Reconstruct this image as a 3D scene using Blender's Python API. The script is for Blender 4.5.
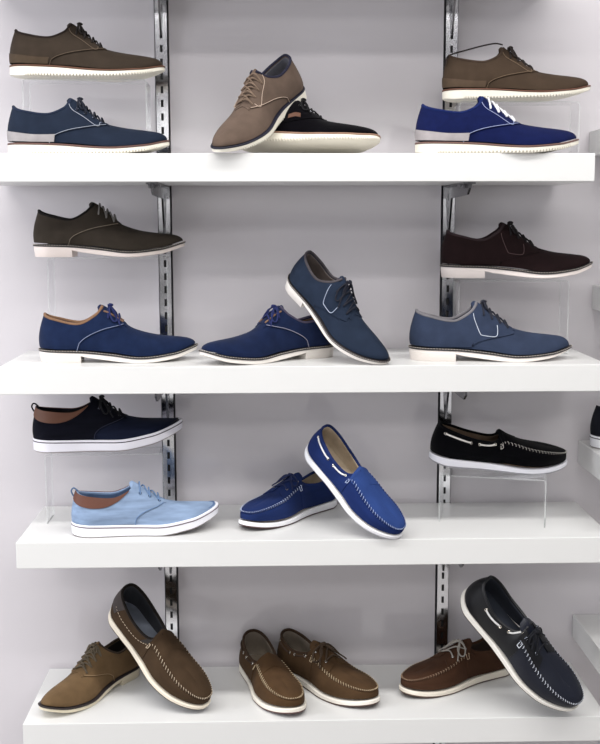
import bpy, math, random
import numpy as np
from mathutils import Matrix, Vector

for o in list(bpy.data.objects): bpy.data.objects.remove(o, do_unlink=True)
C = bpy.context.scene.collection
scn = bpy.context.scene

# ---------------------------------------------------------------- camera, light, exposure
cam_data = bpy.data.cameras.new('camera'); cam = bpy.data.objects.new('camera', cam_data); C.objects.link(cam)
cam_data.sensor_fit = 'VERTICAL'; cam_data.sensor_height = 24.0; cam_data.lens = 1118.97/744*24.0
Rv = Vector((0.99961627, -0.02764201, -0.00179645)); Uv = Vector((0.00556345, 0.1368128, 0.9905813)); Fv = Vector((0.02713588, 0.99021118, -0.13691409))
m = Matrix((Rv, Uv, -Fv)).transposed().to_4x4(); m.translation = Vector((-0.03660763, -2.47385361, 1.48905209))
cam.matrix_world = m; cam_data.clip_start = .05
scn.camera = cam

world = bpy.data.worlds.new('world'); scn.world = world; world.use_nodes = True
bg = world.node_tree.nodes['Background']; bg.inputs[0].default_value = (.93, .94, 1.0, 1); bg.inputs[1].default_value = .34

def area(name, loc, rot, sx, sy, power, col=(1, .985, .96)):
    d = bpy.data.lights.new(name, 'AREA'); d.shape = 'RECTANGLE'; d.size = sx; d.size_y = sy; d.energy = power; d.color = col
    o = bpy.data.objects.new(name, d); C.objects.link(o); o.location = loc; o.rotation_euler = rot
    return o
area('ceiling_light_front', (0, -1.25, 3.02), (0, 0, 0), 4.2, .22, 72)
area('ceiling_light_middle', (0, -2.5, 3.02), (math.radians(0), 0, 0), 4.2, .22, 48)
area('ceiling_light_rear', (0, -5.0, 3.02), (math.radians(20), 0, 0), 4.2, .5, 40)
area('side_light', (-2.2, -1.1, 1.5), (0, math.radians(-86), math.radians(10)), 1.8, 1.2, 36, (.93, .95, 1))

scn.view_settings.view_transform = 'Standard'; scn.view_settings.look = 'None'
scn.view_settings.gamma = 1; scn.view_settings.use_curve_mapping = False
scn.view_settings.exposure = 0.0

# ---------------------------------------------------------------- materials
def lin(c): return tuple(((v/255)/12.92 if v/255 <= .04045 else ((v/255+.055)/1.055)**2.4) for v in c)+(1,)
_m = {}
def mat(kind, rgb, **k):
    key = (kind, tuple(rgb), tuple(sorted(k.items())))
    if key in _m: return _m[key]
    mt = bpy.data.materials.new('%s_%d_%d_%d' % ((kind,)+tuple(int(v) for v in rgb))); mt.use_nodes = True
    nt = mt.node_tree; N = nt.nodes; Lk = nt.links; b = N['Principled BSDF']
    col = lin(rgb); b.inputs['Base Color'].default_value = col
    tc = N.new('ShaderNodeTexCoord')
    P = dict(suede=(.95, 420, .35, .16, .06), nubuck=(.8, 300, .3, .14, .02), leather=(.5, 260, .25, .05, 0), canvas=(.9, 700, .5, .12, .02),
             denim=(.92, 500, .5, .24, .02), rubber=(.55, 90, .04, .02, 0), lace=(.85, 900, .5, .15, 0), lining=(.9, 350, .3, .15, 0),
             paint=(.32, 6, .0, .012, 0), wallpaint=(.07, 3, .0, .012, 0), floor=(.35, 4, .0, .1, 0), thread=(.8, 900, .1, .05, 0))
    if kind in P:
        r, sc, bump, var, sheen = P[kind]
        b.inputs['Roughness'].default_value = k.get('rough', r)
        b.inputs['Specular IOR Level'].default_value = (.04 if kind == 'suede' else .07) if sheen else (.35 if kind != 'wallpaint' and kind != 'paint' else .5)
        if sheen:
            b.inputs['Sheen Weight'].default_value = sheen; b.inputs['Sheen Roughness'].default_value = .5
        nz = N.new('ShaderNodeTexNoise'); nz.inputs['Scale'].default_value = sc*.12 if kind != 'denim' else 45; nz.inputs['Detail'].default_value = 5
        mp = N.new('ShaderNodeMapping'); Lk.new(tc.outputs['Object'], mp.inputs[0]); Lk.new(mp.outputs[0], nz.inputs['Vector'])
        if kind == 'denim': mp.inputs['Scale'].default_value = (.35, 1, 2.2)
        rp = N.new('ShaderNodeMapRange'); rp.inputs['From Min'].default_value = .3; rp.inputs['From Max'].default_value = .7
        rp.inputs['To Min'].default_value = 1-var*k.get('v', 1); rp.inputs['To Max'].default_value = 1+var*k.get('v', 1)
        Lk.new(nz.outputs['Fac'], rp.inputs['Value'])
        vm = N.new('ShaderNodeVectorMath'); vm.operation = 'SCALE'; vm.inputs[0].default_value = col[:3]
        Lk.new(rp.outputs[0], vm.inputs['Scale']); Lk.new(vm.outputs[0], b.inputs['Base Color'])
        if bump:
            if kind == 'leather' or k.get('grain'):
                t = N.new('ShaderNodeTexVoronoi'); t.inputs['Scale'].default_value = sc*1.6; out = t.outputs['Distance']
            elif kind in ('canvas', 'lace'):
                t = N.new('ShaderNodeTexWave'); t.inputs['Scale'].default_value = sc*.35; t.inputs['Distortion'].default_value = 1.5; out = t.outputs['Fac']
            else:
                t = N.new('ShaderNodeTexNoise'); t.inputs['Scale'].default_value = sc*2; t.inputs['Detail'].default_value = 3; out = t.outputs['Fac']
            Lk.new(tc.outputs['Object'], t.inputs['Vector'])
            bp = N.new('ShaderNodeBump'); bp.inputs['Strength'].default_value = bump; bp.inputs['Distance'].default_value = .0006
            Lk.new(out, bp.inputs['Height']); Lk.new(bp.outputs[0], b.inputs['Normal'])
    elif kind == 'chrome':
        b.inputs['Metallic'].default_value = 1; b.inputs['Roughness'].default_value = k.get('rough', .12)
        nz = N.new('ShaderNodeTexNoise'); nz.inputs['Scale'].default_value = 30; Lk.new(tc.outputs['Object'], nz.inputs['Vector'])
        bp = N.new('ShaderNodeBump'); bp.inputs['Strength'].default_value = .05; bp.inputs['Distance'].default_value = .002
        Lk.new(nz.outputs['Fac'], bp.inputs['Height']); Lk.new(bp.outputs[0], b.inputs['Normal'])
    elif kind == 'dark':
        b.inputs['Roughness'].default_value = .6
    elif kind == 'acrylic':
        N.remove(b); o = N['Material Output']
        tr = N.new('ShaderNodeBsdfTransparent'); tr.inputs[0].default_value = (.985, .99, .99, 1)
        gl = N.new('ShaderNodeBsdfGlossy'); gl.inputs['Roughness'].default_value = .04; gl.inputs[0].default_value = (1, 1, 1, 1)
        fr = N.new('ShaderNodeMath'); fr.operation = 'MULTIPLY_ADD'; lw = N.new('ShaderNodeLayerWeight'); pw = N.new('ShaderNodeMath'); pw.operation = 'POWER'; pw.inputs[1].default_value = 4
        Lk.new(lw.outputs['Facing'], pw.inputs[0]); Lk.new(pw.outputs[0], fr.inputs[0]); fr.inputs[1].default_value = .5; fr.inputs[2].default_value = .025
        mx = N.new('ShaderNodeMixShader'); Lk.new(fr.outputs[0], mx.inputs[0]); Lk.new(tr.outputs[0], mx.inputs[1]); Lk.new(gl.outputs[0], mx.inputs[2])
        Lk.new(mx.outputs[0], o.inputs[0])
    elif kind == 'acrylic_edge':
        b.inputs['Roughness'].default_value = .2; b.inputs['Alpha'].default_value = .22
    _m[key] = mt
    return mt

# ---------------------------------------------------------------- mesh helpers
class MB:
    def __init__(s): s.v = []; s.f = []; s.mi = []
    def grid(s, G, close_u=False, close_v=False, mi=0, flip=False):
        G = np.asarray(G); a, b = G.shape[:2]; o = len(s.v); s.v += [tuple(p) for p in G.reshape(-1, 3)]
        for i in range(a if close_u else a-1):
            for j in range(b if close_v else b-1):
                q = (o+i*b+j, o+((i+1) % a)*b+j, o+((i+1) % a)*b+(j+1) % b, o+i*b+(j+1) % b)
                s.f.append(q[::-1] if flip else q); s.mi.append(mi)
    def slab(s, A, B, wall=(1, 1, 1, 1)):      # closed plate between two equal grids; wall: u0,u1,v0,v1
        A = np.asarray(A); B = np.asarray(B); a, b = A.shape[:2]; o = len(s.v); s.grid(A); p = len(s.v); s.grid(B, flip=True)
        def strip(idx, fl):
            for k in range(len(idx)-1):
                q = (o+idx[k], o+idx[k+1], p+idx[k+1], p+idx[k]); s.f.append(q[::-1] if fl else q); s.mi.append(0)
        if wall[0]: strip([k for k in range(b)], False)
        if wall[1]: strip([(a-1)*b+k for k in range(b)], True)
        if wall[2]: strip([k*b for k in range(a)], True)
        if wall[3]: strip([k*b+b-1 for k in range(a)], False)
    def box(s, x0, y0, z0, x1, y1, z1, mi=0):
        o = len(s.v); s.v += [(x, y, z) for x in (x0, x1) for y in (y0, y1) for z in (z0, z1)]
        for q in ((0, 1, 3, 2), (4, 6, 7, 5), (0, 4, 5, 1), (2, 3, 7, 6), (0, 2, 6, 4), (1, 5, 7, 3)):
            s.f.append(tuple(o+i for i in q)); s.mi.append(mi)
    def prism(s, pts, x0, x1):                 # polygon in (y, z) extruded along x
        n = len(pts); o = len(s.v); s.v += [(x0,)+tuple(p) for p in pts]+[(x1,)+tuple(p) for p in pts]
        s.f.append(tuple(range(o, o+n))[::-1]); s.f.append(tuple(range(o+n, o+2*n))); s.mi += [0, 0]
        for i in range(n): s.f.append((o+i, o+(i+1) % n, o+n+(i+1) % n, o+n+i)); s.mi.append(0)
    def tube(s, pts, r, n=8, closed=False, flat=1.0, res=0):
        P = np.asarray(pts, float)
        if res: P = curve(P, res, closed)
        k = len(P)
        T = np.roll(P, -1, 0)-np.roll(P, 1, 0) if closed else np.gradient(P, axis=0)
        T /= np.linalg.norm(T, axis=1, keepdims=True)+1e-12
        up = np.array([0, 0, 1.]) if abs(T[0][2]) < .9 else np.array([1., 0, 0]); rings = []
        r = np.broadcast_to(np.asarray(r, float), (k,))
        for i in range(k):
            a = up-T[i]*(up@T[i]); a /= np.linalg.norm(a)+1e-12; b = np.cross(T[i], a); up = a
            th = np.linspace(0, 2*np.pi, n, endpoint=False)
            rings.append(P[i]+r[i]*(np.outer(np.cos(th)*flat, a)+np.outer(np.sin(th), b)))
        s.grid(np.array(rings), close_u=closed, close_v=True)
        if not closed:
            o = len(s.v)-k*n; s.f.append(tuple(range(o, o+n))); s.f.append(tuple(range(o+(k-1)*n, o+k*n))[::-1]); s.mi += [0, 0]
    def build(s, name, m, parent=None, smooth=True, merge=2e-5, bevel=0, seg=2):
        me = bpy.data.meshes.new(name); me.from_pydata([tuple(map(float, p)) for p in s.v], [], s.f)
        for x in (m if isinstance(m, (list, tuple)) else [m]): me.materials.append(x)
        if any(s.mi): me.polygons.foreach_set('material_index', s.mi)
        import bmesh
        bm = bmesh.new(); bm.from_mesh(me)
        if merge: bmesh.ops.remove_doubles(bm, verts=bm.verts, dist=merge)
        bmesh.ops.recalc_face_normals(bm, faces=bm.faces)
        for e in bm.edges:
            if len(e.link_faces) == 2 and e.calc_face_angle(0) > .7: e.smooth = False
        for f in bm.faces: f.smooth = smooth
        bm.to_mesh(me); bm.free(); me.update()
        o = bpy.data.objects.new(name, me); C.objects.link(o)
        if parent: o.parent = parent
        if bevel:
            md = o.modifiers.new('bevel', 'BEVEL'); md.width = bevel; md.segments = seg; md.limit_method = 'ANGLE'
        return o

def curve(P, res=6, closed=False):              # Catmull-Rom
    P = np.asarray(P, float); n = len(P); out = []
    for i in range(n if closed else n-1):
        p0, p1, p2, p3 = (P[(i+k) % n] if closed else P[min(max(i+k, 0), n-1)] for k in (-1, 0, 1, 2))
        for t in np.linspace(0, 1, res, endpoint=False):
            out.append(.5*((2*p1)+(-p0+p2)*t+(2*p0-5*p1+4*p2-p3)*t*t+(-p0+3*p1-3*p2+p3)*t**3))
    if not closed: out.append(P[-1])
    return np.array(out)

def empty(name, loc=(0, 0, 0), rot=(0, 0, 0), sc=1):
    o = bpy.data.objects.new(name, None); C.objects.link(o); o.location = loc; o.rotation_euler = rot; o.scale = (sc,)*3; o.empty_display_size = .05
    return o
def tag(o, label, cat, group=None):
    o['label'] = label; o['category'] = cat
    if group: o['group'] = group
    return o
def struct(o): o['kind'] = 'structure'; return o
def box_obj(name, b, m, parent=None, bevel=0):
    q = MB(); q.box(*b); return q.build(name, m, parent, smooth=False, bevel=bevel)

# ---------------------------------------------------------------- the setting
WH = mat('paint', (216, 216, 215)); WALL = mat('wallpaint', (208, 204, 208)); CH = mat('chrome', (215, 216, 220)); DK = mat('dark', (22, 22, 24))
struct(box_obj('floor', (-3.2, -6.2, -.1, 3.2, .1, 0), mat('floor', (165, 162, 160))))
struct(box_obj('ceiling', (-3.2, -6.2, 3.1, 3.2, .1, 3.2), mat('paint', (225, 225, 225), rough=.8)))
# the back wall is clad in glossy white panels with a joint beside each slotted upright
PX = (-.2634, .3572)
struct(box_obj('wall_back', (-3.2, .012, 0, 3.2, .1, 3.1), mat('dark', (90, 88, 90))))
for i, (a, b) in enumerate(((-3.2, PX[0]-.0155), (PX[0]+.0155, PX[1]-.0155), (PX[1]+.0155, 3.2))):
    struct(box_obj('trim_%d' % (i+1), (a, 0, 0, b, .0118, 3.1), WALL, bevel=.0008))
# wall across the aisle, seen only as a soft reflection in the panels: a pale fascia, lit zones painted as white boxes, dark gaps as grey
fb = MB(); fb.box(-3.2, -6.2, 0, 3.2, -6.05, 3.1)
struct(fb.build('wall_front', mat('paint', (92, 90, 94), rough=.7), smooth=False))
for k, (za, zb_, ya) in enumerate(((.02, .785, -5.7), (1.095, 1.165, -5.65), (1.52, 1.70, -5.7), (1.93, 2.245, -5.7))):
    struct(box_obj('trim_%d' % (k+5), (-2.8, -6.05, za, 2.8, ya, zb_), mat('paint', (236, 236, 236), rough=.5)))
area('front_wall_fill', (0, -4.9, 3.0), (math.radians(-38), 0, 0), 4.2, .3, 60)  # added lamp, brightens the opposite wall so its bands reflect in the panels

# ---------------------------------------------------------------- uprights
def upright(px, label):
    r = empty('slotted_upright', (px, 0, .05)); tag(r, label, 'shelf upright', 'chrome slotted uprights carrying the shelves')
    c = MB(); w = .0125; H = 2.6; y0, y1 = -.013, .011
    c.box(-w, y0, 0, -w+.0012, y1, H); c.box(w-.0012, y0, 0, w, y1, H)
    sw, shh, pitch = .0028, .0075, .0285
    c.box(-w+.0012, y0, 0, -sw, y0+.0015, H); c.box(sw, y0, 0, w-.0012, y0+.0015, H)
    z = 0; k = 0
    while z < H-.02:
        c.box(-sw, y0, z+shh, sw, y0+.0015, min(z+pitch-shh, H)); z += pitch
    c.build('channel', CH, r, smooth=False)
    d = MB(); d.box(-w+.0013, y0+.004, 0.001, w-.0013, y1-.001, H-.001); d.build('slot_backing', DK, r, smooth=False)
    return r
upright(PX[0], 'left of the two chrome slotted uprights, rising behind the left-hand shoes')
upright(PX[1], 'right of the two chrome slotted uprights, rising behind the right-hand shoes')

# ---------------------------------------------------------------- shelves and brackets
SZ = (1.6105, 1.2, .8480, .4665); SX = (-.607, -.5665, -.5441, -.5437); SN = ('top', 'second', 'third', 'bottom')
for i in range(4):
    s = box_obj('display_shelf', (SX[i], -.2988, SZ[i]-.0534, SX[i]+1.2, -.014, SZ[i]), WH, bevel=.0012)
    # notches are hidden: the slab stops just in front of the wall
    tag(s, ['thick white display shelf at eye height, topmost, carrying five derby shoes and a stand',
            'thick white display shelf, second from the top, under the white-soled dress shoes',
            'thick white display shelf, third from the top, with the light denim sneaker on it',
            'thick white display shelf, lowest, with the brown leaning loafers on it'][i], 'shelf', 'white display shelves')
    for j in (0, 1):
        x = PX[j]; z = SZ[i]-.0534
        b = MB()
        b.prism([(-.0132, z-.001), (-.262, z-.001), (-.268, z-.012), (-.245, z-.024), (-.05, z-.028), (-.030, z-.075), (-.018, z-.105), (-.0132, z-.105)], x-.0022, x+.0022)
        b.box(x-.012, -.262, z-.0035, x+.012, -.0135, z-.0006)
        for sg in (-1, 1): b.box(x+sg*.010-.002, -.22, z-.010, x+sg*.010+.002, -.19, z-.0035)
        o = b.build('shelf_bracket', mat('chrome', (120, 120, 124), rough=.25), smooth=False)
        tag(o, 'chrome blade bracket under the %s shelf on the %s upright' % (SN[i], ('left', 'right')[j]), 'bracket', 'chrome brackets under the shelves')
s = box_obj('display_shelf', (-.625, -.2988, 2.03-.0534, .575, -.014, 2.03), WH, bevel=.0012); tag(s, 'white display shelf just above the top of the picture, shading the wall below', 'shelf', 'white display shelves')
for j in (0, 1):
    x = PX[j]; z = 2.03-.0534; b = MB()
    b.prism([(-.0132, z-.001), (-.262, z-.001), (-.268, z-.012), (-.245, z-.024), (-.05, z-.028), (-.030, z-.075), (-.018, z-.105), (-.0132, z-.105)], x-.0022, x+.0022)
    b.box(x-.012, -.262, z-.0035, x+.012, -.0135, z-.0006)
    tag(b.build('shelf_bracket', mat('chrome', (120, 120, 124), rough=.25), smooth=False), 'chrome blade bracket hooked on the %s upright at the top edge of the photo' % ('left', 'right')[j], 'bracket', 'chrome brackets under the shelves')
for k, (x, z0, lab) in enumerate(((.664, 1.673, 'end of a neighbouring white shelf at the right edge beside the top blue shoe'), (.682, 1.339, 'end of a neighbouring white shelf at the right edge beside the dark burgundy shoe'),
                  (.662, .988, 'end of a neighbouring white shelf holding a partly seen dark sneaker at the right edge'), (.662, .577, 'end of a neighbouring white shelf at the right edge beside the leaning navy boat shoe'))):
    s = box_obj('display_shelf', (x, -.2988, z0-.0534, x+1.2, -.002, z0), WH, bevel=.0012); tag(s, lab, 'shelf', 'neighbouring white shelves')
struct(box_obj('trim_4', (.735, -.004, 0, .739, -.0005, 1.1), mat('paint', (205, 203, 205))))
def smooth(x, a, b):
    t = np.clip((np.asarray(x, float)-a)/(b-a), 0, 1)
    return t*t*(3-2*t)

class Spl:                                   # monotone-ish cubic through (x, y) points
    def __init__(s, pts):
        s.x = np.array([p[0] for p in pts], float); s.y = np.array([p[1] for p in pts], float)
        h = np.diff(s.x); d = np.diff(s.y)/h
        m = np.zeros(len(s.x)); m[0] = d[0]; m[-1] = d[-1]
        for i in range(1, len(m)-1):
            m[i] = 0 if d[i-1]*d[i] <= 0 else 2*d[i-1]*d[i]/(d[i-1]+d[i])
        s.m = m
    def __call__(s, v):
        v = np.asarray(v, float)
        i = np.clip(np.searchsorted(s.x, v)-1, 0, len(s.x)-2)
        h = s.x[i+1]-s.x[i]; t = (v-s.x[i])/h
        tc = np.clip(t, 0, 1)
        r = ((2*tc**3-3*tc**2+1)*s.y[i] + (tc**3-2*tc**2+tc)*h*s.m[i] + (-2*tc**3+3*tc**2)*s.y[i+1] + (tc**3-tc**2)*h*s.m[i+1])
        return r + np.where(t < 0, t*h*s.m[i], 0) + np.where(t > 1, (t-1)*h*s.m[i+1], 0)

class Last:
    """x: heel 0 -> toe L, y: left, z: up.  s: signed way round the sole edge (0 heel, +-1 toe), t: 0 sole .. 1 topline"""
    def __init__(z, L=.30, ball=.050, heel=.034, a=.13, b=.27, eb=.88, curve=.006, zs=((0, .022), (.3, .020), (.65, .013), (.85, .018), (1, .029)),
                 zb=((0, .003), (.08, 0), (.3, .0), (.65, 0), (.85, .006), (1, .019)), coll=((0, .091), (.3, .080), (.55, .074), (.78, .086), (.92, .100), (1, .106)),
                 ridge=((.32, .112), (.40, .106), (.5, .082), (.6, .061), (.75, .051), (.88, .046), (1, .040)), xh=.03, xc=.40, wo=.025, eo=.75, xt=.90, lin=.35, bulge=.004, boxy=0.0):
        z.L, z.a, z.b, z.eb, z.curve = L, a, b, eb, curve
        z.w = Spl([(0, heel*.98), (.12, heel), (.32, heel*1.0), (.45, heel*1.12), (.66, ball), (.8, ball*.93), (.92, ball*.80), (1, ball*.74)])
        z.zs, z.zb, z.coll, z.ridge = Spl(zs), Spl(zb), Spl(coll), Spl(ridge)
        z.xh, z.xc, z.wo, z.eo, z.xt, z.lin, z.bulge, z.boxy = xh, xc, wo, eo, xt, lin, bulge, boxy
        z.pc = z.p(xc+.03)
    def p(z, u): return np.arccos(np.clip(1-2*np.asarray(u, float), -1, 1))/np.pi
    def cy(z, u): return z.curve*(4*(u-.45)**2-.2)
    def split(z, s):
        m = np.mod(s, 2.0); p = 1-np.abs(1-m); sg = np.where(m < 1, 1.0, -1.0)
        return p, sg
    def base(z, s, e=0.0):
        p, sg = z.split(s); u = (1-np.cos(np.pi*p))/2
        end = np.where(u < z.a, np.clip(1-(1-u/z.a)**2, 0, 1)**.5, 1.0)*np.where(u > 1-z.b, np.clip(1-(1-(1-u)/z.b)**2, 0, 1)**(z.eb/2), 1.0)
        y = sg*z.w(u)*end
        nx, ny = -np.cos(np.pi*p)*np.where(p < .5, .75, 1.0)*np.abs(np.cos(np.pi*p))**1.5, sg*np.sin(np.pi*p)
        n = np.hypot(nx, ny)+1e-9; nx = nx/n; ny = ny/n
        return np.stack([u*z.L+nx*e, y+z.cy(u)+ny*e], -1), u, nx, ny, p, sg
    def S(z, s, t):
        s, t = np.broadcast_arrays(np.asarray(s, float), np.asarray(t, float))
        B, u, nx, ny, p, sg = z.base(s)
        q = np.clip(p/z.pc, 0, 1); pr = p > z.pc
        upc = (1-np.cos(np.pi*z.pc))/2; r = np.clip((u-upc)/(1-upc), 0, 1)
        tu = np.where(pr, z.xc+(z.xt-z.xc)*r, z.xh+(z.xc-z.xh)*(1-np.cos(np.pi*q))/2)
        zc1 = float(z.ridge(z.xc)); zc0 = float(z.coll(1.0))
        tz = np.where(pr, z.ridge(tu), z.coll(q)+(zc1-zc0)*q**6)
        ty = np.where(pr, 0, sg*z.wo*np.clip(np.sin(np.pi*q), 0, 1)**z.eo)+z.cy(tu)
        w = smooth(p, z.pc-.14, z.pc+.08); lin = z.lin*(1-smooth(p, .58, .82))
        tp = np.clip(t, 0, None)
        hF = lin*t+(1-lin)*(1-np.cos(np.pi*tp/2))**(1+.35*z.boxy); gF = lin*t+(1-lin)*np.sin(np.pi*tp/2)**(1-.32*z.boxy)
        hR = t**1.5; gR = t
        h = hR*(1-w)+hF*w; g = gR*(1-w)+gF*w
        zb = z.zs(u)
        bl = z.bulge*np.sin(np.pi*np.clip(t, 0, 1)**.8)*(1-.75*w)
        x = B[..., 0]+(tu*z.L-B[..., 0])*h+nx*bl; y = B[..., 1]+(ty-B[..., 1])*h+ny*bl
        return np.stack([x, y, zb+(tz-zb)*g], -1)
    def N(z, s, t):
        s, t = np.broadcast_arrays(np.asarray(s, float), np.asarray(t, float)); e = 2e-3
        t0 = np.clip(t, 0, .985)
        a = z.S(s+e, t0)-z.S(s-e, t0); b = z.S(s, t0+e)-z.S(s, t0-e)
        n = np.cross(a, b); P = z.S(s, t0)
        C = np.stack([np.clip(P[..., 0], .12*z.L, .86*z.L), 0*P[..., 0], 0*P[..., 0]+.026], -1)
        n = n*np.where((n*(P-C)).sum(-1) < 0, -1, 1)[..., None]
        return n/(np.linalg.norm(n, axis=-1, keepdims=True)+1e-12)
    def P(z, s, t, off=0.0):
        r = z.S(s, t)
        return r + z.N(s, t)*np.asarray(off)[..., None] if np.any(off) else r
    def tlat(z, s, gap):                      # t where the surface is `gap` from the centre line
        s = np.asarray(s, float); lo = np.full(s.shape, .3); hi = np.ones(s.shape)
        for _ in range(24):
            m = (lo+hi)/2; Q = z.S(s, m); far = np.abs(Q[..., 1]-z.cy(Q[..., 0]/z.L)) > gap
            lo = np.where(far, m, lo); hi = np.where(far, hi, m)
        return (lo+hi)/2
    def tz(z, s, zt):                         # t where the surface reaches height zt
        s, zt = np.broadcast_arrays(np.asarray(s, float), np.asarray(zt, float)); lo = np.zeros(s.shape); hi = np.ones(s.shape)
        for _ in range(24):
            m = (lo+hi)/2; low = z.S(s, m)[..., 2] < zt
            lo = np.where(low, m, lo); hi = np.where(low, hi, m)
        return (lo+hi)/2
ZS_H = ((0, .0255), (.25, .0235), (.45, .018), (.65, .0115), (.85, .0175), (1, .031))
ZB_H = ((0, .0150), (.25, .0140), (.32, .010), (.65, 0), (.85, .006), (1, .0205))
FORM = {
 'eva': dict(),
 'dress': dict(b=.29, eb=.88, ball=.048, zs=ZS_H, zb=ZB_H, coll=((0, .093), (.3, .082), (.55, .074), (.78, .090), (.92, .103), (1, .109)),
               ridge=((.32, .115), (.40, .109), (.5, .086), (.6, .064), (.75, .051), (.88, .046), (1, .041))),
 'sneaker': dict(b=.20, eb=.82, ball=.050, zs=((0, .024), (.55, .020), (.8, .029), (1, .048)), zb=((0, .001), (.1, 0), (.55, 0), (.8, .010), (1, .031)),
               coll=((0, .092), (.3, .084), (.55, .080), (.8, .094), (.92, .105), (1, .110)), ridge=((.32, .117), (.40, .110), (.5, .090), (.6, .070), (.75, .058), (.88, .055), (1, .054)), xc=.42),
 'boat': dict(b=.23, eb=.84, ball=.0480, boxy=1.0, zs=((0, .020), (.4, .016), (.7, .012), (.88, .016), (1, .023)), zb=((0, .004), (.12, 0), (.7, 0), (.88, .004), (1, .011)),
               coll=((0, .088), (.3, .077), (.55, .066), (.8, .069), (1, .082)), ridge=((.34, .100), (.42, .092), (.5, .078), (.62, .062), (.75, .054), (.86, .048), (1, .043)), xc=.42, wo=.029, eo=.6, lin=.25, xt=.86),
}
FORM['loafer'] = dict(FORM['boat'], ridge=((.38, .092), (.46, .083), (.55, .070), (.65, .060), (.78, .053), (.88, .048), (1, .043)), coll=((0, .088), (.3, .076), (.55, .063), (.8, .056), (1, .060)), xc=.48, wo=.031)
# ---------------------------------------------------------------- shoes
def outline_ring(la, e, zl, zh, N=150, rib=None, bev=.0012):
    s = np.linspace(0, 2, N, endpoint=False)
    def row(ee, zf, dz): B = la.base(s, ee); return np.stack([B[0][:, 0], B[0][:, 1], zf(B[1])+dz], -1)
    u = la.base(s)[1]
    low = zl if rib is None else (lambda uu: zl(uu)+rib*(np.arange(N) % 4 < 2)*(uu > .12)*(uu < .93))
    rows = [row(e-bev, low, 0), row(e, low, bev), row(e, zh, -bev), row(e-bev, zh, 0)]
    if rib is not None:
        rows = [row(e-.004, zl, 0), row(e-bev, low, 0), row(e, low, bev), row(e, zl, .0058), row(e, zl, .0062)]+rows[2:]
    m = MB(); m.grid(np.array(rows), close_v=True)
    h = N//2
    for rw in (rows[0], rows[-1]):
        m.grid(np.array([np.stack([rw[i], (rw[i]+rw[(N-i) % N])/2, rw[(N-i) % N]]) for i in range(h+1)]))
    return m

def patch(la, s0, s1, t0, t1, off, thick, ns=90, nt=14, fold=False):
    s = np.linspace(s0, s1, ns); a = t0(s) if callable(t0) else np.full(ns, float(t0)); b = t1(s) if callable(t1) else np.full(ns, float(t1))
    T = a[:, None]+(b-a)[:, None]*np.linspace(0, 1, nt)[None]; Sg = np.repeat(s[:, None], nt, 1)
    X = la.S(Sg, T); N_ = la.N(Sg, T); m = MB()
    A = X+N_*off
    if thick: m.slab(A, X+N_*(off-thick), wall=(1, 1, 1, 0 if fold else 1))
    else: m.grid(A)
    return m

def sx(la, u):                                   # ridge position -> way round
    upc = (1-math.cos(math.pi*la.pc))/2
    return la.p(upc+(1-upc)*np.clip((np.asarray(u, float)-la.xc)/(la.xt-la.xc), 0, 1))
def at(la, u, lat, side, off):                   # point at ridge position u, lat metres from the centre line
    s = float(sx(la, u)); t = float(la.tlat(np.array([s]), abs(lat))[0]) if lat > 1e-4 else 1.0
    return la.P(side*s, t, off)

def tongue(la, ub, uf, lat, off, thick, m=None, rise=.5, na=26, nb=13, taper=.85):
    rows = []
    for u in np.linspace(ub, uf, na):
        rw = []
        back = u < la.xc+.004; uu = max(u, la.xc+.004)
        s = float(sx(la, uu))
        wd = lat*(1-(1-taper)*smooth(la.xc-u, -.02, .06)) if back else lat
        if back:                                  # rounded top corner
            k = (la.xc-u)/max(la.xc-ub, 1e-6); wd = wd*(1-.45*max(0, k-.55)**2/.2)
        ys = np.linspace(-1, 1, nb)*wd
        sp = np.array([1. if y >= 0 else -1. for y in ys])*s
        tt = np.where(np.abs(ys) < 1e-4, 1.0, la.tlat(np.full(nb, s), np.abs(ys)))
        P_ = la.S(sp, tt); N_ = la.N(sp, tt)
        for q in (off, off-thick):
            X = P_+N_*q
            if back:
                d = np.array([(u-uu)*la.L, 0, float(la.ridge(u)-la.ridge(uu))-.005*(max(0, k-.3)/.7)**2]); X = X+d
            rw.append(X)
        rows.append(rw)
    A = np.array([r[0] for r in rows]); B = np.array([r[1] for r in rows])
    m = m or MB(); m.slab(A, B); return m

def seam(la, pts, off, r, dash=None, sides=(1, -1), m=None, n=6):
    m = m or MB(); P = curve(np.array(pts, float), 10)
    s = la.p(P[:, 0])
    for sg in sides:
        X = la.P(sg*s, np.clip(P[:, 1], 0, 1), off)
        if dash: dashes(m, X, dash, r, n)
        else: m.tube(X, r, n)
    return m
def dashes(m, X, dash, r, n=5):
    d = np.r_[0, np.cumsum(np.linalg.norm(np.diff(X, axis=0), axis=1))]; L = dash[0]+dash[1]
    f = lambda v: np.array([np.interp(v, d, X[:, k]) for k in range(3)])
    v = 0
    while v+dash[0] < d[-1]:
        m.tube([f(v), f(v+dash[0]/2), f(v+dash[0])], r, n); v += L

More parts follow.
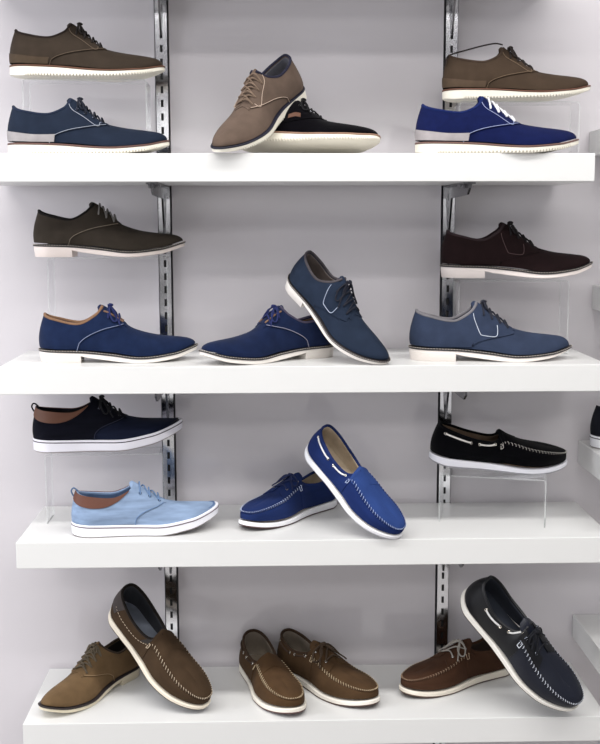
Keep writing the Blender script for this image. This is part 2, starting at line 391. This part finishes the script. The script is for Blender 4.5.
SHOES = []
def make_shoe(name, label, cat, form, pose, c):
    la = Last(**dict(FORM[form], **c.get('form', {})))
    x, y, z, yaw, pit, rol, sc = pose
    R = empty(name, (x, y, z), (rol, pit, yaw), sc); tag(R, label, cat, c.get('group'))
    K = c.get('kind', 'nubuck'); up = mat(K, c['col'], **c.get('mk', {})); derby = form in ('eva', 'dress', 'sneaker')
    white = mat('rubber', c.get('sole', (238, 233, 222))); F = lambda d: (lambda u: la.zs(u)+d)
    G = lambda d: (lambda u: la.zb(u)+d)
    # --- soles
    if form == 'eva':
        white = mat('rubber', c.get('sole', (228, 223, 210)))
        outline_ring(la, .0045, la.zb, F(-.003), N=560, rib=.0036).build('outsole', white, R)
        outline_ring(la, .0052, F(-.003), F(.0004), N=150, bev=.0008).build('midsole', mat('rubber', c.get('mid', (96, 66, 52))), R)
    elif form == 'dress':
        outline_ring(la, .004, la.zb, F(-.0032)).build('outsole', white, R)
        w = outline_ring(la, .0058, F(-.0035), F(.0002), bev=.0008).build('welt', mat('rubber', c.get('mid', (48, 44, 46))), R)
        s = np.linspace(0, 2, 241); B = la.base(s, .0062); X = np.stack([B[0][:, 0], B[0][:, 1], la.zs(B[1])-.0002], -1)
        m = MB(); dashes(m, X, (.0032, .0022), .0005, 4); m.build('stitching', mat('thread', c.get('thread', (190, 182, 172))), w)
        if c.get('heel', 1):
            sh = float(la.p(.265)); s = np.linspace(-sh, sh, 60); rows = []
            for zf, e in ((0, .001), (.001, .002), (1, .004)):
                B = la.base(s, e); zz = np.full(60, zf*1.0) if zf < .5 else la.zb(B[1])+.001
                rows.append(np.stack([B[0][:, 0], B[0][:, 1], zz], -1))
            m = MB(); m.grid(np.array(rows)); m.grid(np.stack([[r[0] for r in rows], [r[-1] for r in rows]], 1))
            for rw in (rows[0], rows[-1]): m.grid(np.array([[rw[i], rw[59-i]] for i in range(30)]))
            m.build('heel', white, R)
    elif form == 'sneaker':
        o = outline_ring(la, .0045, G(.002), F(.004)); o.build('outsole', white, R)
        outline_ring(la, .0052, F(-.0022), F(-.0002), bev=.0005).build('sole_stripe', mat('rubber', c.get('mid', (40, 36, 44))), R)
        outline_ring(la, .0035, la.zb, G(.0025)).build('sole_bottom', mat('rubber', c.get('bottom', (150, 142, 140))), R)
    else:
        outline_ring(la, .004, G(.003), F(0)).build('outsole', white, R)
        outline_ring(la, .0032, la.zb, G(.0035)).build('sole_bottom', mat('rubber', c.get('bottom', (70, 60, 56))), R)
    # --- shell
    nv = 130; pv = float(la.p(.10))
    patch(la, pv, 2-pv, -.02, 1, 0, 0, nv, 22, True).build('vamp', mat(K, c.get('vamp', c['col']), **c.get('mk', {})), R, merge=2e-4)
    lm = mat('lining', c.get('lining', (60, 56, 54)))
    pe = la.pc*(.97 if derby else .995)
    patch(la, -pe, pe, .0, .97, -.0030, .0012, 80, 12).build('lining', lm, R)
    s = np.linspace(0, 2, 100, endpoint=False); B = la.base(s, -.003); rw = np.stack([B[0][:, 0], B[0][:, 1], la.zs(B[1])+.006], -1)
    m = MB(); m.grid(np.array([np.stack([rw[i], (rw[i]+rw[(100-i) % 100])/2, rw[(100-i) % 100]]) for i in range(51)])); lowr = rw-np.array([0, 0, .003])
    m.grid(np.array([lowr, rw]), close_v=True); m.build('insole', mat('lining', c.get('insole', c.get('lining', (60, 56, 54)))), R)
    gap = c.get('gap', .0095); uf = c.get('uf', .60)
    qc = mat(K, c.get('quarter', c['col']), **c.get('mk', {}))
    if derby:
        pf = float(sx(la, uf)); q0 = c.get('q0', .27); tl = c.get('tl', .74)
        pq = float(la.p(q0))
        zq0 = float(la.S(pq, 0.)[2]); zq1 = float(la.S(pf, tl)[2])
        def tmin(s):
            a = np.abs(s); k = np.clip((a-pq)/(pf-pq), 0, 1); t = la.tz(a, zq0+(zq1-zq0)*k**c.get('qe', .33)); return np.where(k <= 0, 0, t)
        def tmax(s):
            a = np.abs(s); return np.where(a > .15, la.tlat(a, gap), 1.0)
        q = patch(la, -pf, pf, tmin, tmax, .0022, .0046, 150, 16).build('quarter', qc, R)
        tg = tongue(la, c.get('tu', la.xc-.03), uf+.02, .017, .0014, .003)
        tg.build('tongue', mat(K, c.get('tonguec', c['col']), **c.get('mk', {})), R)
        # binding round the collar and down the facing
        if c.get('bind'):
            s = np.linspace(-la.pc*.97, la.pc*.97, 90); m = MB(); m.tube(la.P(s, np.full(90, 1.0), .0004)+np.array([0, 0, .0006]), c.get('bindr', .0030), 7); m.build('collar_binding', mat(K, c['bind']), R)
        if c.get('facetrim'):
            m = MB()
            for sg in (1, -1):
                ss = np.linspace(la.pc*1.0, pf, 20); tt = la.tlat(ss, gap+.0015); m.tube(la.P(sg*ss, tt, .0030), .0018, 6)
            m.build('facing_trim', mat('leather', c['facetrim']), q)
        th = c.get('pipe')
        if th:
            m = MB(); P_ = np.linspace(pq, pf-.002, 40); rad = c.get('piper', .0006)
            for sg in (1, -1):
                if c.get('pipeseam', 1): m.tube(la.P(sg*P_, tmin(P_)+.015, .0026), rad, 5)
                if c.get('pipeface', 1):  # piping that drops from the collar beside the laces and turns along the facing foot
                    a = curve(np.array(c.get('pipepath', ((.37, .094), (.42, .084), (.50, .069), (.575, .053), (.60, .052), (.61, .058)))), 7); sp_ = sg*la.p(a[:, 0])
                    m.tube(la.P(sp_, la.tz(sp_, a[:, 1]), .0028), rad, 5)
            m.build('piping', mat('thread', th), q)
        if c.get('panel'):
            pp = float(la.p(c.get('pu', .27)))
            patch(la, -pp, pp, 0, lambda s: .36-.12*np.abs(s/pp)**2, .0032, .0015, 70, 6).build('heel_panel', mat('nubuck', c['panel']), R)
        if c.get('heelline'):
            m = MB(); s = np.linspace(-float(la.p(.26)), float(la.p(.26)), 60); m.tube(la.P(s, .33-.1*np.abs(s/s[-1])**2, .0024), .0006, 5); m.build('stitching', mat('thread', c['heelline']), q)
        if c.get('collarband'):
            pp = la.pc*.80
            patch(la, -pp, pp, lambda s: .80-.16*np.sin(np.pi*np.clip(np.abs(s)/pp, 0, 1))**1+.16*np.abs(s/pp)**6, 1.0, .0042, .003, 90, 8).build('collar_band', mat('leather', c['collarband'], rough=.55), R)
        if c.get('pull'):
            m = MB(); h = la.S(0., 1.); m.tube(curve(np.array([h+[.001, 0, -.014], h+[-.006, 0, -.012], h+[-.012, 0, 0], h+[-.007, 0, .007], h+[.002, 0, .0]]), 6), .0032, 8, flat=.5); m.build('pull_tab', mat('canvas', c['pull']), R)
    else:
        # moccasin: side wall, puckered seam with thread, raised apron
        ts = c.get('ts', .58); um = c.get('um', .46); pm = float(la.p(um))
        tf = lambda s: ts-.20*smooth(1-np.abs(1-np.mod(s, 2)), .55, .95)
        patch(la, pm, 2-pm, tf, 1, .0012, 0, 130, 14, True).build('apron', mat(K, c.get('apron', c['col']), **c.get('mk', {})), R, merge=2e-4)
        s = np.linspace(pm-.01, 2-pm+.01, 240); ph = np.cumsum(np.ones(240))*1.0
        m = MB(); m.tube(la.P(s, tf(s), .0012), .0020+.0006*np.sin(ph*1.6), 8); bead = m.build('apron_seam', up, R)
        X1 = la.P(s, tf(s)-.045, .0012); X2 = la.P(s, tf(s)+.045, .0026); XM = la.P(s, tf(s), .0038)
        m = MB()
        for i in range(2, 238, 4): m.tube([X1[i], XM[i], X2[i+1]], .0006, 4)
        m.build('stitching', mat('thread', c.get('thread', (225, 220, 210))), bead)
        # quarters wrap the heel and end beside the apron
        pq = float(la.p(um+.03))
        q = patch(la, -pq, pq, 0, 1 if form == 'loafer' else (lambda s: np.where(np.abs(s) > .15, la.tlat(np.abs(s), gap), 1.0)), .0018, .0040, 130, 14).build('quarter', qc, R)
        m = MB()
        for sg in (1, -1):
            for uo in (um+.005, um+.028): m.tube([la.P(sg*float(la.p(uo)), t_, .0028) for t_ in np.linspace(ts-.12, min(ts+.06, 1), 5)], .0007, 5)
            m.tube([la.P(sg*float(la.p(uo)), ts-.12, .0028) for uo in (um+.005, um+.028)], .0007, 5)
        m.build('strap_stitching', mat('thread', c.get('thread', (225, 220, 210))), q)
        if form == 'loafer':
            tongue(la, c.get('tu', la.xc-.035), um+.13, .031, .0022, .003, taper=.95).build('tongue', mat(K, c.get('apron', c['col']), **c.get('mk', {})), R)
        else:
            tongue(la, c.get('tu', la.xc-.06), um+.13, .020, .0010, .003).build('tongue', up, R)
            pf = float(sx(la, um+.15))
            for sg in (1, -1):
                p0 = la.pc*.93; ss = (p0, pf) if sg > 0 else (-pf, -p0)
                patch(la, ss[0], ss[1], lambda s: np.full(np.shape(s), ts+.03), lambda s: la.tlat(np.abs(s), gap), .0036, .003, 40, 10).build('facing', qc, R)
        s = np.linspace(-la.pc*.99, la.pc*.99, 90); m = MB(); m.tube(la.P(s, np.full(90, 1.0), .0002), .0030, 7); m.build('collar_binding', mat(K, c.get('bind', c['col'])), R)
        if c.get('sidestitch'):
            m = MB(); uu = np.linspace(.06, um, 60)
            for sg in (1, -1): dashes(m, la.P(sg*la.p(uu), np.linspace(.62, ts, 60), .0026), (.004, .0035), .0007, 4)
            m.build('stitching', mat('thread', c['thread']), q)
        if c.get('heelpatch'):
            pp = float(la.p(.09)); patch(la, -pp, pp, .42, .98, .0030, .002, 30, 10).build('heel_patch', mat('leather', c['heelpatch']), R)
        if c.get('gore'):
            for sg in (1, -1):
                a_, b_ = la.pc*.80, la.pc*.93
                patch(la, min(sg*a_, sg*b_), max(sg*a_, sg*b_), .62, 1.0, .0026, .001, 10, 8).build('elastic_gore', mat('canvas', c['gore']), R)
        if c.get('cord'):
            for sg in (1, -1):
                for a_, b_ in c.get('cordseg', ((.03, .16), (.22, .36))):
                    uu = np.linspace(a_, b_, 12); m = MB(); e = .0035-.002*np.abs(np.linspace(-1, 1, 12))**4
                    X = np.array([la.P(sg*float(la.p(v)), .86 if v > .03 else .86, ee) for v, ee in zip(uu, e)])
                    m.tube(X, .0019, 8); m.build('side_cord', mat('lace', c['cord']), R)
                    for v in (a_, b_):
                        m = MB(); P0 = la.P(sg*float(la.p(v)), .86, .0026); n0 = la.N(sg*float(la.p(v)), .86); ring(m, P0, n0, .0030, .0009); m.build('eyelet', mat('chrome', c.get('eyec', (200, 195, 185))), R)
    # --- laces
    lc = c.get('lace')
    if lc:
        n = c.get('rows', 4); ua = la.xc+.025; ub = (uf if derby else c.get('um', .46)+.12)-.03; U = np.linspace(ua, ub, n); le = gap+c.get('le', .008); lr = c.get('lr', .0017)
        m = MB(); off = .0042 if derby else .0060
        for i, u in enumerate(U):
            for sg in (1, -1):
                if c.get('eyelets'):
                    k = MB(); s_ = float(sx(la, u)); t_ = float(la.tlat(np.array([s_]), le)[0]); ring(k, la.P(sg*s_, t_, off-.001), la.N(sg*s_, t_), .0026, .0008); k.build('eyelet', mat('chrome', c['eyelets']), R)
            u2 = U[i+1] if i < n-1 else u
            pts = [at(la, u, le, 1, off-.003), at(la, u, le, 1, off), at(la, (u+u)/2, .003, 1, off+.0030), at(la, u, le, -1, off), at(la, u, le, -1, off-.003)]
            m.tube(curve(pts, 6), lr, 7)
            if i < n-1:
                for sg in ((1, -1) if c.get('cross') else (1,)):
                    pts = [at(la, u, le, sg, off-.002), at(la, (u+u2)/2, .002, sg, off+.0012), at(la, u2, le, -sg, off-.002)]
                    m.tube(curve(pts, 6), lr, 7)
        bs = c.get('bow', 1.0)
        u0 = ua+.01; k0 = at(la, u0, 0, 1, off+.004)
        kn = MB()
        if bs: m.tube(curve([k0+np.array([-.004, .003, 0]), k0+np.array([0, .0035, .002]), k0+np.array([.004, 0, .001]), k0+np.array([0, -.0035, .002]), k0+np.array([-.004, -.003, 0])], 6), lr*1.5, 8)
        if bs:
            for sg in (1, -1):
                A = lambda du, lat, o_: at(la, max(u0+du*bs, la.xc+.006), lat*bs, sg, off+o_)
                loop = [k0, A(-.006, .012, .005), A(-.002, .022, .004), A(.022, .030, .002), A(.050, .027, .001), A(.046, .014, .003), A(.014, .006, .004), k0]
                m.tube(curve(loop, 7), lr*.95, 7)
                end = [k0, A(.015, .010, .005), A(.045, .018, .002), A(.075, .030, .0015), A(.085, .034, .0012)]
                m.tube(curve(end, 7), lr*.9, 7)
        m.build('laces', mat('lace', lc), R)
    if c.get('sidetag'):
        patch(la, -float(la.p(.47)), -float(la.p(.37)), .34, .44, .0034, .0015, 12, 5).build('side_tag', mat('leather', c['sidetag']), R)
    if c.get('looselace'):
        m = MB(); m.tube(curve([(.120, .004, .113), (.105, .012, .117), (.075, .016, .112), (.045, .012, .104), (.018, .004, .096), (.004, -.006, .088), (-.002, -.010, .070)], 8), .0016, 7)
        m.build('loose_lace', mat('lace', lc), R)
    SHOES.append(R); return R

def ring(m, P0, n0, r, w):
    a = np.cross(n0, [0.3, .2, 1.]); a /= np.linalg.norm(a); b = np.cross(n0, a); th = np.linspace(0, 2*np.pi, 12, endpoint=False)
    m.tube([P0+r*(math.cos(t)*a+math.sin(t)*b) for t in th], w, 6, closed=True)

BR = (74, 61, 50)
make_shoe('derby_shoe', 'brown nubuck derby with cream ribbed sole on the clear stand, top left corner', 'shoe', 'eva', (-.549, -.157, 1.768, .007, .018, 0, .999),
    dict(col=(51, 43, 36), panel=(68, 57, 46), pu=.26, lining=(30, 27, 26), bind=(40, 33, 30), lace=(34, 28, 26), rows=4, mid=(92, 62, 46), pipe=(92, 78, 64), piper=.0006, bow=.5))
make_shoe('derby_shoe', 'navy derby with a pale grey heel panel standing on the top shelf, far left', 'shoe', 'eva', (-.542, -.228, 1.6105, .018, 0, 0, 1.019),
    dict(col=(28, 36, 51), panel=(150, 146, 147), pu=.30, lining=(36, 42, 58), bind=(34, 42, 60), lace=(24, 28, 42), rows=4, mid=(98, 72, 66), pipe=(150, 156, 168), bow=.5, eyelets=(84, 90, 106)))
make_shoe('derby_shoe', 'black suede derby lying tilted on the top shelf, its cream sole showing', 'shoe', 'eva', (-.100, -.160, 1.632, -.20, .03, -.30, .95),
    dict(kind='suede', col=(5, 4, 8), lining=(50, 50, 58), bind=(18, 17, 20), lace=(16, 16, 20), rows=3, mid=(150, 118, 98), eyelets=(150, 150, 155), sole=(236, 230, 216), bow=.8, cross=1, sidetag=(92, 60, 44)))
make_shoe('derby_shoe', 'taupe derby with tan laces leaning over the black suede shoe', 'shoe', 'eva', (.023, -.095, 1.740, -2.20, .507, -.05, .985),
    dict(col=(91, 77, 68), lining=(92, 92, 100), bind=(38, 38, 52), lace=(112, 94, 80), rows=4, mid=(30, 31, 46), pipe=(186, 166, 150), cross=1, bow=.0))
make_shoe('derby_shoe', 'brown nubuck derby on the clear stand at top right, above the bright blue shoe', 'shoe', 'eva', (.327, -.124, 1.726, -.026, -.009, 0, .985),
    dict(col=(63, 51, 41), panel=(80, 66, 54), pu=.26, lining=(48, 40, 36), bind=(66, 54, 46), lace=(42, 34, 32), rows=4, mid=(100, 66, 52), pipe=(116, 97, 78), piper=.0006, bow=.5, looselace=1))
make_shoe('derby_shoe', 'bright blue derby with white laces and grey heel panel on the top shelf', 'shoe', 'eva', (.256, -.248, 1.6105, -.028, 0, 0, 1.037),
    dict(kind='canvas', col=(17, 25, 66), panel=(158, 152, 153), pu=.30, lining=(30, 38, 72), bind=(26, 38, 86), lace=(232, 232, 236), rows=4, mid=(108, 82, 76), pipe=(150, 160, 196), lr=.0018, bow=.0))

make_shoe('dress_shoe', 'dark olive-brown dress shoe with pinkish white heeled sole on the clear stand, left', 'shoe', 'dress', (-.520, -.125, 1.409, .018, 0, 0, 1.012),
    dict(col=(53, 47, 41), lining=(24, 22, 22), bind=(26, 24, 24), lace=(120, 116, 114), rows=3, mid=(42, 38, 38), sole=(226, 214, 208), pipe=(132, 120, 106), pipeface=0, uf=.55, q0=.24, bow=.0))
PP = ((.345, .088), (.385, .070), (.415, .053), (.43, .049), (.50, .046), (.525, .048), (.535, .056), (.54, .066))
TAN = (122, 94, 74)
make_shoe('dress_shoe', 'navy suede dress shoe edged in tan, toe pointing right, left end of second shelf', 'shoe', 'dress', (-.499, -.206, 1.2, .069, 0, 0, 1.035),
    dict(kind='suede', col=(23, 34, 61), lining=(120, 92, 74), bind=TAN, facetrim=TAN, lace=(26, 36, 84), rows=2, uf=.52, q0=.24, pipe=(130, 140, 170), pipeface=0, sole=(232, 226, 220), bow=.7))
make_shoe('dress_shoe', 'navy suede dress shoe edged in tan, toe pointing left, under the leaning pebbled shoe', 'shoe', 'dress', (.089, -.125, 1.2, 3.662, 0, 0, 1.0),
    dict(kind='suede', col=(22, 32, 59), lining=(120, 92, 74), bind=(70, 66, 84), facetrim=TAN, lace=(26, 36, 84), rows=2, uf=.52, q0=.24, pipe=(150, 150, 168), pipeface=0, sole=(232, 226, 220), bow=.7))
make_shoe('dress_shoe', 'slate navy pebbled dress shoe leaning toe down over the navy suede shoe', 'shoe', 'dress', (.005, -.134, 1.354, -.70, .635, .116, .94),
    dict(kind='nubuck', mk=dict(grain=1), col=(32, 41, 57), lining=(110, 100, 96), bind=(70, 66, 70), lace=(24, 26, 38), rows=4, pipe=(170, 182, 204), piper=.00065, pipeseam=0, q0=.36, pipepath=PP, sole=(232, 226, 220), bow=.8, tl=.6))
make_shoe('dress_shoe', 'very dark burgundy dress shoe on the clear stand at right', 'shoe', 'dress', (.327, -.134, 1.364, -.014, 0, 0, 1.031),
    dict(kind='nubuck', mk=dict(grain=1), col=(29, 18, 19), lining=(34, 22, 24), bind=(50, 40, 42), lace=(20, 14, 18), rows=4, pipe=(78, 60, 60), piper=.0007, pipeseam=0, q0=.36, pipepath=PP, sole=(228, 218, 214), bow=.5, tl=.6))
make_shoe('dress_shoe', 'slate blue dress shoe with grey lining at the right of the second shelf', 'shoe', 'dress', (.255, -.201, 1.2, -.025, 0, 0, 1.077),
    dict(kind='nubuck', mk=dict(grain=1), col=(46, 55, 75), lining=(150, 142, 138), bind=(110, 108, 112), lace=(34, 36, 48), rows=4, pipe=(190, 198, 212), piper=.00065, pipeseam=0, q0=.36, pipepath=PP, sole=(236, 228, 222), bow=.3, tl=.6, form=dict(zs=((0, .0255), (.25, .0235), (.45, .018), (.65, .0115), (.85, .0155), (1, .026)))))

make_shoe('canvas_sneaker', 'near-black denim sneaker with brown collar and white sole on the clear stand, left', 'shoe', 'sneaker', (-.528, -.155, 1.005, .042, -.031, 0, 1.011),
    dict(kind='denim', col=(12, 13, 22), vamp=(20, 25, 42), lining=(24, 22, 24), collarband=(90, 54, 36), pull=(20, 18, 22), lace=(14, 14, 20), rows=3, mid=(44, 34, 46), sole=(226, 224, 232), q0=.42, tl=.72, bow=.8, pipe=(40, 44, 64), piper=.0006, pipeface=0, eyelets=(90, 90, 100)))
make_shoe('canvas_sneaker', 'washed light blue denim sneaker with brown collar standing on the third shelf', 'shoe', 'sneaker', (-.438, -.242, .848, .16, 0, 0, .975),
    dict(kind='denim', col=(126, 145, 172), lining=(84, 106, 140), collarband=(88, 50, 36), pull=(86, 106, 136), lace=(98, 124, 160), rows=3, mid=(70, 40, 60), sole=(232, 232, 238), q0=.42, tl=.72, pipe=(100, 130, 170), piper=.0006, pipeface=0, eyelets=(70, 76, 90), bow=.0))
make_shoe('boat_shoe', 'blue boat shoe with navy laces, toe pointing left, under the leaning blue loafer', 'shoe', 'boat', (.097, -.012, .848, 3.98, 0, 0, .955),
    dict(kind='denim', mk=dict(v=.4), col=(27, 41, 83), lining=(170, 155, 135), lace=(24, 34, 70), rows=2, thread=(190, 200, 225), sole=(238, 238, 242), bow=.8, eyelets=(210, 205, 195), bottom=(70, 44, 44)))
make_shoe('loafer', 'blue loafer with white side cord and beige lining, leaning toe down on the third shelf', 'shoe', 'loafer', (.043, -.165, 1.007, -.65, .66, .20, .895),
    dict(kind='denim', mk=dict(v=.4), col=(27, 42, 89), apron=(42, 63, 116), lining=(182, 166, 145), bind=(30, 42, 84), cord=(235, 235, 235), thread=(170, 185, 220), sole=(240, 240, 244), bottom=(200, 200, 206)))
make_shoe('loafer', 'black suede loafer with white side cord raised on the clear stand, right', 'shoe', 'loafer', (.307, -.136, .972, .070, .088, .13, .985),
    dict(kind='suede', col=(5, 5, 8), lining=(112, 94, 78), cord=(228, 224, 220), tu=.45, thread=(190, 186, 180), sole=(232, 232, 240), bottom=(150, 150, 156)))

make_shoe('derby_shoe', 'tan derby with olive laces, toe towards the front left, on the bottom shelf', 'shoe', 'dress', (-.352, -.030, .4665, -2.147, 0, 0, .960),
    dict(col=(100, 80, 57), lining=(40, 36, 34), bind=(60, 50, 42), lace=(84, 74, 60), rows=4, mid=(42, 36, 38), thread=(60, 52, 50), sole=(222, 212, 188), q0=.36, cross=1, lr=.0021, bow=.35, pipe=(150, 126, 96), piper=.0006, pipeface=0))
make_shoe('loafer', 'dark brown leather loafer leaning over the tan derby on the bottom shelf', 'shoe', 'loafer', (-.384, -.085, .629, -.70, .56, .10, 1.02),
    dict(kind='nubuck', col=(62, 48, 35), lining=(52, 54, 60), bind=(34, 30, 28), sidestitch=1, heelpatch=(46, 36, 32), gore=(60, 56, 54), thread=(205, 188, 165), sole=(232, 222, 204), bottom=(50, 44, 42), insole=(110, 116, 128)))
make_shoe('loafer', 'brown slip-on moccasin, toe forward, left of the middle pair on the bottom shelf', 'shoe', 'loafer', (-.086, -.008, .4665, -1.25, 0, 0, .985),
    dict(kind='nubuck', col=(72, 53, 35), lining=(128, 118, 106), bind=(60, 46, 36), cord=(62, 46, 36), cordseg=((.03, .14), (.20, .32)), thread=(205, 186, 155), sole=(234, 228, 216), bottom=(90, 60, 60), insole=(130, 118, 104)))
make_shoe('boat_shoe', 'brown boat shoe with tied laces, right of the middle pair on the bottom shelf', 'shoe', 'boat', (-.010, -.014, .4665, -.91, 0, 0, 1.005),
    dict(kind='nubuck', col=(70, 52, 35), lining=(128, 118, 106), bind=(60, 46, 36), cord=(62, 46, 36), cordseg=((.03, .14), (.20, .32)), lace=(66, 52, 40), lr=.0019, rows=2, eyelets=(170, 170, 170), thread=(205, 186, 155), sole=(236, 230, 220), bottom=(80, 56, 50), bow=1.0))
make_shoe('boat_shoe', 'brown boat shoe with grey laces, toe pointing left, at the right of the bottom shelf', 'shoe', 'boat', (.501, -.045, .4665, 3.646, 0, 0, .98),
    dict(kind='nubuck', col=(64, 43, 31), lining=(60, 48, 42), lace=(150, 145, 138), rows=2, eyelets=(150, 150, 150), thread=(180, 155, 130), sole=(234, 226, 212), bottom=(90, 70, 60), bow=.9))
make_shoe('boat_shoe', 'glossy navy boat shoe with white side cord leaning at the bottom right', 'shoe', 'boat', (.369, -.205, .700, -.45, .76, .50, 1.05),
    dict(kind='leather', mk=dict(rough=.42), col=(15, 19, 32), quarter=(6, 7, 12), lining=(44, 48, 58), bind=(14, 15, 20), cord=(205, 205, 205), cordseg=((.10, .22), (.30, .42)), lace=(14, 16, 24), rows=2, eyelets=(120, 125, 135), thread=(200, 205, 215), sole=(236, 232, 224), bottom=(24, 24, 28), bow=.6))
make_shoe('canvas_sneaker', 'dark sneaker cut off by the right edge of the photo on the neighbouring shelf', 'shoe', 'sneaker', (.671, -.079, .988, -.1, 0, 0, 1.0),
    dict(kind='nubuck', col=(21, 22, 29), lining=(30, 30, 34), lace=(30, 30, 34), rows=3, sole=(228, 228, 232), bow=.0))

# ---------------------------------------------------------------- clear acrylic stands
def stand(x, y, w, d, h, z, yaw, label):
    r = MB(); t = .003; e = MB()
    # bent sheet: leg, top, leg as one continuous ribbon
    prof = [(-w/2, 0)]+[(-w/2+.008-.008*math.cos(a), h-.008+.008*math.sin(a)) for a in np.linspace(0, math.pi/2, 5)]+[(w/2-.008+.008*math.sin(a), h-.008+.008*math.cos(a)) for a in np.linspace(0, math.pi/2, 5)]+[(w/2, 0)]
    inn = [(-w/2+t, 0)]+[(-w/2+.008-(.008-t)*math.cos(a), h-.008+(.008-t)*math.sin(a)) for a in np.linspace(0, math.pi/2, 5)]+[(w/2-.008+(.008-t)*math.sin(a), h-.008+(.008-t)*math.cos(a)) for a in np.linspace(0, math.pi/2, 5)]+[(w/2-t, 0)]
    A = np.array([[(p[0], yy, p[1]) for yy in (-d/2, d/2)] for p in prof]); B = np.array([[(p[0], yy, p[1]) for yy in (-d/2, d/2)] for p in inn])
    m = MB(); m.grid(A, mi=0); m.grid(B, mi=0, flip=True)
    for k in (0, 1): m.grid(np.stack([A[:, k], B[:, k]], 1), mi=1)
    m.grid(np.stack([A[0], B[0]], 1), mi=1); m.grid(np.stack([A[-1], B[-1]], 1), mi=1)
    o = m.build('acrylic_stand', [mat('acrylic', (255, 255, 255)), mat('acrylic_edge', (225, 230, 230))])
    o.location = (x, y, z); o.rotation_euler = (0, 0, yaw); tag(o, label, 'display stand', 'clear acrylic shoe stands')
for a in ((-.405, -.125, .25, .07, .1545, SZ[0], .0, 'clear acrylic stand under the brown shoe at top left'),
          (.478, -.110, .25, .07, .1135, SZ[0], .0, 'clear acrylic stand under the brown shoe at top right'),
          (-.372, -.098, .25, .07, .2075, SZ[1], .0, 'clear acrylic stand under the olive-brown dress shoe'),
          (.478, -.098, .235, .07, .1570, SZ[1], .0, 'clear acrylic stand under the dark burgundy dress shoe'),
          (-.385, -.125, .25, .07, .150, SZ[2], .0, 'clear acrylic stand under the near-black denim sneaker'),
          (.437, -.162, .222, .075, .102, SZ[2], -.25, 'clear acrylic stand under the black suede loafer')):
    stand(*a)
